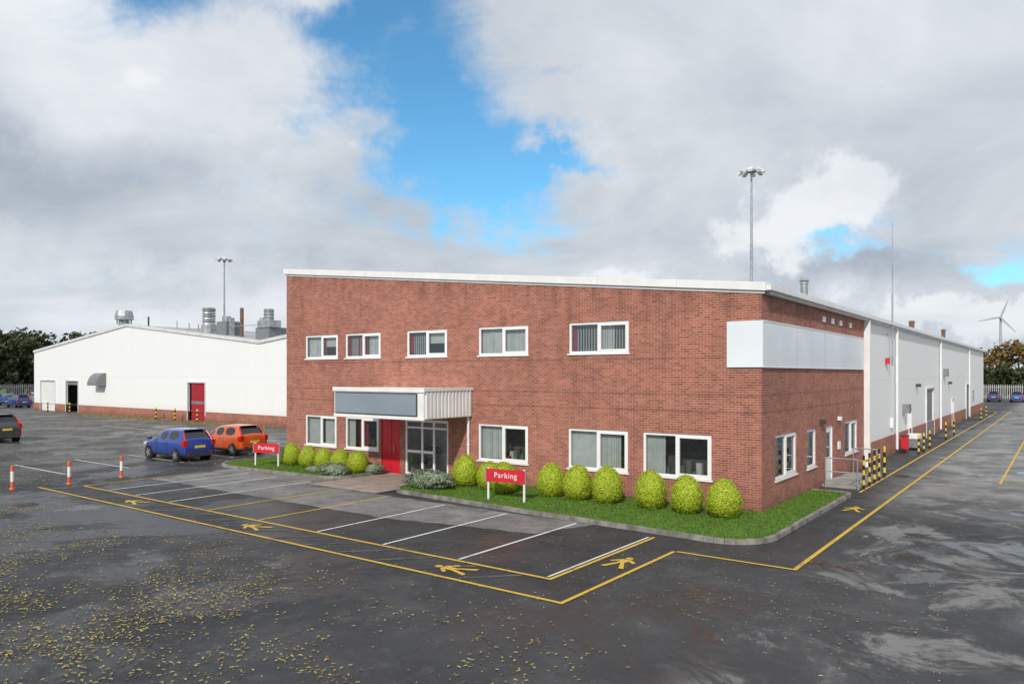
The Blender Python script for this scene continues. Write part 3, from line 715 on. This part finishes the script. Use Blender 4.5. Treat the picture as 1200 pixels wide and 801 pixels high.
# ------------------------------------------------------------------ cars
def car(x,y,heading,col,kind='hatch',name='parked_car'):
    paint=pmat('car_paint',col,.28,.25,var=.03,coat=1.0)
    e=empty(name,(x,y,0),heading)
    hs=1.0 if kind=='hatch' else 1.10
    ST=[(2.0,.50,.30,.56,.60,.40),(1.95,.68,.22,.68,.72,.55),(1.6,.80,.18,.84,.90,.62),(1.15,.83,.18,.92,1.00,.66),(.30,.85,.18,.95,1.47,.63),(-.50,.85,.18,.97,1.56,.64),(-1.45,.84,.18,.99,1.52,.62),(-1.86,.82,.20,1.0,1.08,.70),(-1.97,.80,.26,.88,.94,.70),(-2.02,.70,.34,.62,.66,.60)]
    bm=bmesh.new(); rings=[]
    for (sx,w,zb,zt,zr,wr) in ST:
        half=[(w*.86,zb),(w*.99,zb+.12*(zt-zb)/.6),(w*1.0,zb+.6*(zt-zb)),(w*.965,zt),(wr,zr-.05),(wr*.76,zr)]
        ring=[(0,zb)]+half+[(0,zr+.02)]+[(-a,b) for a,b in reversed(half)]
        rings.append([bm.verts.new((sx,a,b*hs)) for a,b in ring])
    N=len(rings[0]); side=[];ws=[];rs=[]
    for i in range(len(rings)-1):
        for j in range(N):
            k=(j+1)%N; f=bm.faces.new([rings[i][j],rings[i][k],rings[i+1][k],rings[i+1][j]]); f.smooth=True; f.material_index=0
            if j in(4,9) and i in(3,4,5,): side.append(f)
            if j in (5,6,7,8) and i==3: ws.append(f)
            if j in (5,6,7,8) and i==6: rs.append(f)
            if j in (0,13,1,12) : f.material_index=2
    bm.faces.new(rings[0]); bm.faces.new(list(reversed(rings[-1])))
    bmesh.ops.recalc_face_normals(bm,faces=bm.faces[:])
    bmesh.ops.inset_individual(bm,faces=side,thickness=.035)
    for f in side: f.material_index=1
    for reg in (ws,rs):
        bmesh.ops.inset_region(bm,faces=reg,thickness=.04)
        for f in reg: f.material_index=1
    cr=bm.edges.layers.float.new('crease_edge')
    for f in side+ws+rs:
        for ed in f.edges:
            if any(g.material_index!=1 for g in ed.link_faces): ed[cr]=.8
    for i in range(2,9):
        for j in (4,10):
            e2=bm.edges.get((rings[i][j],rings[i+1][j])) if i+1<len(rings) else None
            if e2: e2[cr]=.6
    me=bpy.data.meshes.new('body'); bm.to_mesh(me); bm.free()
    for m in (paint,CARGLASS,DARKM): me.materials.append(m)
    o=bpy.data.objects.new('body',me); scene.collection.objects.link(o); o.parent=e
    sb=o.modifiers.new('s','SUBSURF'); sb.levels=2; sb.render_levels=2
    mb=MB(); r=.31*hs
    for sx in (1.25,-1.25):
        for sy in (1,-1):
            mb.cyl((sx,sy*.60,r),(sx,sy*.835,r),r+.055,r+.05,BLACK,24)
            mb.cyl((sx,sy*.62,r),(sx,sy*.85,r),r,r-.01,BLACK,24)
            mb.cyl((sx,sy*.70,r),(sx,sy*.855,r),r*.66,r*.66,DARKM,20)
            for k in range(5):
                t=2*math.pi*k/5; ax=Matrix.Rotation(-t,3,'Y')
                mb.obox((sx+math.cos(t)*r*.33,sy*.86,r+math.sin(t)*r*.33),ax,r*.33,.006,.035,RIM)
            mb.cyl((sx,sy*.80,r),(sx,sy*.868,r),.05,.05,RIM,12)
    mb.build('wheels',e)
    mb=MB()
    for s in (-1,1):
        mb.box(-1.99,-1.72,s*.62,s*.815,.74*hs,1.02*hs,TAIL)
        mb.cyl((-1.92,s*.70,1.0*hs),(-1.58,s*.60,1.42*hs),.05,.04,TAIL,8)
        mb.box(1.66,1.93,s*.48,s*.735,.66*hs,.80*hs,HEADL)
        mb.box(.90,1.08,s*.84,s*1.0,.98*hs,1.12*hs,paint)
        mb.box(-.35,-.18,s*.84,s*.862,.84*hs,.87*hs,DARKM); mb.box(.5,.67,s*.84,s*.862,.84*hs,.87*hs,DARKM)
        mb.box(-.52,-.508,s*.84,s*.850,.3*hs,.93*hs,DARKM); mb.box(.44,.452,s*.84,s*.850,.3*hs,.93*hs,DARKM)
    mb.box(-2.03,-1.97,-.26,.26,.66*hs,.77*hs,PLATE); mb.box(1.97,2.02,-.26,.26,.42*hs,.53*hs,WHITE)
    mb.box(-2.03,-1.85,-.66,.66,.26*hs,.42*hs,DARKM); mb.box(1.9,2.01,-.5,.5,.56*hs,.64*hs,DARKM)
    for s in (-1,1): mb.box(-2.035,-2.02,s*.45,s*.62,.44*hs,.49*hs,TAIL)
    mb.box(-1.62,-1.42,-.52,.52,1.51*hs,1.54*hs,paint)
    mb.cyl((-1.1,.0,1.5*hs),(-1.25,.0,1.68*hs),.012,.006,DARKM,6)
    mb.build('lights_plates_trim',e,bevel=.015)
    return e
car(-28.1,-2.55,math.pi,(.012,.06,.34)); car(-28.3,.55,math.pi+.02,(.72,.12,.02))
car(-46.8,-4.2,math.pi,(.06,.065,.07),'suv')
cols=[(.02,.06,.28),(.35,.36,.37),(.015,.015,.017),(.02,.1,.35),(.45,.03,.03),(.5,.5,.5),(.03,.05,.2),(.1,.1,.11)]
for i in range(18):
    car(-98-(i%2)*8+U(-.3,.3),1+i*1.8,(0 if i%2 else math.pi),cols[(i*3)%8],random.choice(['hatch','suv']))
for i in range(5): car(-4+i*2.9,112,math.pi/2,cols[(i*5+1)%8])

# ------------------------------------------------------------------ masts, turbine
def mast(x,y,h,hr):
    mb=MB(); mb.cyl((x,y,0),(x,y,h),.32,.12,GALV,12)
    mb.cyl((x,y,h-.15),(x,y,h+.1),hr*.45,hr*.45,GALV,16); mb.cyl((x,y,h+.1),(x,y,h+.7),.08,.04,GALV,8)
    for k in range(8):
        t=k*math.pi/4+.2; c=Vector((x+math.cos(t)*hr*.85,y+math.sin(t)*hr*.85,h-.1)); ax=Matrix.Rotation(t,3,'Z')@Matrix.Rotation(math.radians(38),3,'Y')
        mb.obox(c,ax,hr*.20,hr*.20,.16,FASCIA); mb.obox(c+Vector((math.cos(t)*.08,math.sin(t)*.08,-.18)),ax,hr*.17,hr*.17,.03,HEADL)
        mb.cyl((x,y,h),c,.05,.05,GALV,6)
    mb.build('floodlight_mast')
mast(-28.2,82.4,33.0,1.7); mast(-138,68.9,29.0,1.7)
mb=MB(); tx,ty=-93,1773; mb.cyl((tx,ty,0),(tx,ty,118),3.2,2.0,TURB,16); mb.box(tx-2.5,tx+2.5,ty-5,ty+6,116,121,TURB)
hub=Vector((tx,ty-6.5,118.5)); mb.cyl(hub-Vector((0,1.5,0)),hub+Vector((0,1.5,0)),1.8,2.2,TURB,12)
for k in range(3):
    t=math.radians(70+120*k); d=Vector((math.cos(t),0,math.sin(t))); n=Vector((-math.sin(t),0,math.cos(t)))
    mb.cyl(hub,hub+d*4,1.4,1.6,TURB,8); mb.poly([hub+d*4-n*1.8,hub+d*10-n*2.8,hub+d*40-n*.8,hub+d*40+n*.6,hub+d*8+n*1.8,hub+d*4+n*1.2],TURB)
mb.build('wind_turbine')

# ------------------------------------------------------------------ fences and trees
def fence(name,p,q,h=2.4,step=.30,m=GALV):
    mb=MB(); p=Vector((*p,0)); q=Vector((*q,0)); L=(q-p).length; d=(q-p)/L; n=Vector((-d.y,d.x,0)); ax=Matrix((d,n,Vector((0,0,1)))).transposed()
    k=0
    while k*step<L:
        c=p+d*k*step; mb.obox(c+Vector((0,0,h/2)),ax,.05,.012,h/2,m)
        if k%9==0: mb.obox(c+n*.06+Vector((0,0,h/2)),ax,.05,.05,h/2,m)
        k+=1
    for z in (.4,h-.4): mb.obox((p+q)/2+n*.03+Vector((0,0,z)),ax,L/2,.02,.03,m)
    mb.build(name)
FENCEM=pmat('fence_pale',(.55,.56,.56),.5,.2,var=.1)
fence('palisade_fence',(-140,-50),(-140,127)); fence('palisade_fence',(-140,127),(60,127),2.4,.30,FENCEM)
def treeline(name,trees,leafm):
    mb=MB()
    for (x,y,h,r,nleaf,ls) in trees:
        mb.cyl((x,y,-.1),(x,y,h*.75),.035*h*.6,.05,BARK,7,caps=False)
        for k in range(5):
            t=U(0,6.28); z=h*U(.25,.6); mb.cyl((x,y,z),(x+math.cos(t)*r*.7,y+math.sin(t)*r*.7,z+h*.2),.10,.03,BARK,5,caps=False)
        cl=[]
        for k in range(18):
            t=U(0,6.28); rr=r*math.sqrt(R())*.75; z=h*U(.10,.92); f=1-max(0,(z/h-.55))*1.3
            cl.append((Vector((x+math.cos(t)*rr*f,y+math.sin(t)*rr*f,z)),r*U(.28,.5)))
        lm=random.choice(leafm)
        for k in range(nleaf):
            c,cr=random.choice(cl); d=Vector((random.gauss(0,1),random.gauss(0,1),random.gauss(0,.8))); d=d.normalized()*cr*U(.5,1.05)
            p=c+d; p.z=max(p.z,.2)
            nr=Vector((U(-1,1),U(-1,1),U(-.3,1))).normalized(); a=nr.orthogonal().normalized(); b=nr.cross(a); s=ls*U(.5,1.2)
            mb.poly([p-a*s,p-b*s*.6,p+a*s,p+b*s*.6],lm)
    mb.build(name)
tr=[]
y=-40
while y<150:
    near=15<y<75
    tr.append((-160+U(-3,3),y,U(12,13.5),U(3.5,4.5),1500 if near else 450,.5)); tr.append((-152+U(-2,2),y+1.5,U(8.5,11.5),U(3,4),1300 if near else 400,.5)); y+=3.0 if near else 5
treeline('distant_tree_line',tr,[TREELEAF])
tr=[]
x=-150
while x<70:
    big= -30<x<30
    tr.append((x,142+U(-4,4),U(8.0,10.5),U(3,4),1100 if big else 400,.42))
    if big: tr.append((x+2,136+U(-2,2),U(4.5,7),U(2.5,3.5),900,.38))
    x+=3.8 if big else 8
treeline('distant_tree_line',tr,[TREELEAF,TREELEAF,AUTUMN])

# ------------------------------------------------------------------ fallen leaves
mb=MB()
def leaf(x,y,s,z0=.016):
    a=U(0,6.28); c,sn=math.cos(a),math.sin(a); t=U(-.3,.3)
    P=[(-s,0),(-.3*s,-.5*s),(.6*s,-.35*s),(s,0),(.5*s,.4*s),(-.4*s,.45*s)]
    mb.poly([(x+px*c-py*sn,y+px*sn+py*c,z0+abs(py)*.5+max(0,px*t)) for px,py in P],LEAFY if R()<.66 else LEAFB)
n=0
while n<24000:
    x=U(-26,7); y=U(-24,-10.9)
    dens=max(0,min(1,(-10.9-y)/4.2))*max(.10,min(1,(3.6-x)/7.5))
    k=noise.noise(Vector((x*.45,y*.45,3.1)))+.6*noise.noise(Vector((x*1.6,y*1.6,1)))
    if R()<dens*max(.05,.36+1.5*k): leaf(x,y,U(.014,.042)); n+=1
for i in range(8000):
    x=U(-70,-23.5); y=U(-17,13.5)
    if noise.noise(Vector((x*.2,y*.2,0)))>-.1: leaf(x,y,U(.03,.075))
for i in range(6000):
    x=U(-75,-42); y=13.9-abs(random.gauss(0,1.3)); leaf(x,y,U(.05,.11))
for i in range(2600): leaf(U(-22,6),U(-11,-4.5),U(.012,.03),.018)
for i in range(900): leaf(U(1.5,6),U(-10,40),U(.015,.035),.018)
mb.build('fallen_leaves')

# ------------------------------------------------------------------ sky
w=bpy.data.worlds.new('World'); scene.world=w; w.use_nodes=True; nt=w.node_tree; bg=nt.nodes['Background']; bg.inputs[1].default_value=.1
SUN_AZ=math.radians(160); SUN_EL=math.radians(34)
sky=nt.nodes.new('ShaderNodeTexSky'); sky.sky_type='NISHITA'; sky.sun_disc=False; sky.sun_elevation=SUN_EL; sky.sun_rotation=SUN_AZ; sky.altitude=50; sky.air_density=1.0; sky.dust_density=.6; sky.ozone_density=2.0
dirv=nt.nodes.new('ShaderNodeTexCoord').outputs['Generated']
s=nt.nodes.new('ShaderNodeSeparateXYZ'); nt.links.new(dirv,s.inputs[0]); X,Y,Zz=s.outputs
zc=mth(nt,'ADD',mth(nt,'MAXIMUM',Zz,0),.22)
c=nt.nodes.new('ShaderNodeCombineXYZ'); nt.links.new(mth(nt,'DIVIDE',X,zc),c.inputs[0]); nt.links.new(mth(nt,'DIVIDE',Y,zc),c.inputs[1]); pl=c.outputs[0]
n1=nt.nodes.new('ShaderNodeTexNoise'); n1.inputs['Scale'].default_value=5.5; n1.inputs['Detail'].default_value=8; n1.inputs['Roughness'].default_value=.60; nt.links.new(dirv,n1.inputs['Vector'])
sn=nt.nodes.new('ShaderNodeSeparateColor'); nt.links.new(n1.outputs['Color'],sn.inputs[0])
az=mth(nt,'ADD',mth(nt,'ARCTAN2',mth(nt,'MULTIPLY',X,-1),Y),mth(nt,'MULTIPLY',mth(nt,'SUBTRACT',sn.outputs[0],.5),.42))
el=mth(nt,'ADD',mth(nt,'ARCSINE',Zz),mth(nt,'MULTIPLY',mth(nt,'SUBTRACT',sn.outputs[1],.5),.26))
def blob(a,e,ra,re,amp):
    a,e,ra,re=[math.radians(v) for v in (a,e,ra,re)]
    q=mth(nt,'ADD',mth(nt,'POWER',mth(nt,'ABSOLUTE',mth(nt,'DIVIDE',mth(nt,'SUBTRACT',az,a),ra)),2),mth(nt,'POWER',mth(nt,'ABSOLUTE',mth(nt,'DIVIDE',mth(nt,'SUBTRACT',el,e),re)),2))
    return mth(nt,'MULTIPLY',mth(nt,'POWER',2.718,mth(nt,'MULTIPLY',q,-1)),amp)
def addall(l):
    o=l[0]
    for k in l[1:]: o=mth(nt,'ADD',o,k)
    return o
A=nz(nt,pl,1.9,10,.62,.4)
holes=addall([blob(45,19.5,9,3.6,.95),blob(41,14,7,3.2,.85),blob(33,16,7.5,1.6,.85),blob(48,25.5,9,2.8,.9),blob(61,24.5,4.5,3,.5),blob(54,12,3,1.2,.25),blob(11,7.6,4,1.0,.5),blob(2,7.0,6,1.0,.45),blob(30,22,3,1,.25),blob(17,5,6,.8,.3),blob(64,17,3,1.5,.2)])
dens=sstep(nt,mth(nt,'SUBTRACT',mth(nt,'ADD',.80,mth(nt,'MULTIPLY',mth(nt,'SUBTRACT',A,.5),2.0)),holes),-.10,.66)
B=nz(nt,pl,1.3,10,.60,.5)
n5=nz(nt,dirv,3.2,9,.6,.3)
cum=sstep(nt,addall([blob(12.5,11.8,7.5,3.8,1.0),blob(18,9.2,5,1.6,.5),blob(5,3.6,7,1.7,.8),blob(50,15.8,5,1.6,.55),blob(30,7.0,7,1.5,.6),blob(62,21,7,3,.45),mth(nt,'MULTIPLY',mth(nt,'SUBTRACT',n5,.5),1.3)]),.38,.66)
br=addall([mth(nt,'MULTIPLY',mth(nt,'SUBTRACT',B,.5),1.0),mth(nt,'MULTIPLY',mth(nt,'SUBTRACT',n5,.5),.7),mth(nt,'MULTIPLY',cum,.34),blob(66,24,14,9,.25),blob(20,24,18,7,.15),blob(62,4,14,3,.2),
           blob(70,12.5,16,3.0,-.34),blob(28,11.5,9,2.6,-.16),blob(14,6.5,9,1.4,-.34),blob(56,9,12,2.2,-.18)])
br=mth(nt,'ADD',br,.58,None,True)
cc=mixc(nt,br,(.28,.35,.44),(.87,.90,.94))
hz=sstep(nt,Zz,.09,.0)
cc=mixc(nt,mth(nt,'MULTIPLY',hz,.4),cc,(.62,.70,.78))
vs=nt.nodes.new('ShaderNodeVectorMath'); vs.operation='SCALE'; vs.inputs['Scale'].default_value=10; nt.links.new(cc,vs.inputs[0])
skc=mixc(nt,1.0,sky.outputs[0],(.80,1.45,1.6),'MULTIPLY')
fin=mixc(nt,dens,skc,vs.outputs[0])
nt.links.new(fin,bg.inputs[0])
sl=bpy.data.lights.new('sun','SUN'); sl.energy=3.0; sl.angle=math.radians(2.0); sl.color=(1,.95,.87)
so=bpy.data.objects.new('sun',sl); scene.collection.objects.link(so)
ds=Vector((math.sin(SUN_AZ)*math.cos(SUN_EL),math.cos(SUN_AZ)*math.cos(SUN_EL),math.sin(SUN_EL)))
so.rotation_euler=ds.to_track_quat('Z','Y').to_euler()

# ------------------------------------------------------------------ camera
cam=bpy.data.cameras.new('camera'); cam.lens=26.0; cam.sensor_width=36; cam.shift_y=.0312; cam.clip_end=10000; cam.clip_start=.1
co=bpy.data.objects.new('camera',cam); scene.collection.objects.link(co); co.location=(7.20,-22.15,4.2); co.rotation_euler=(math.pi/2,0,math.radians(36.65))
scene.camera=co
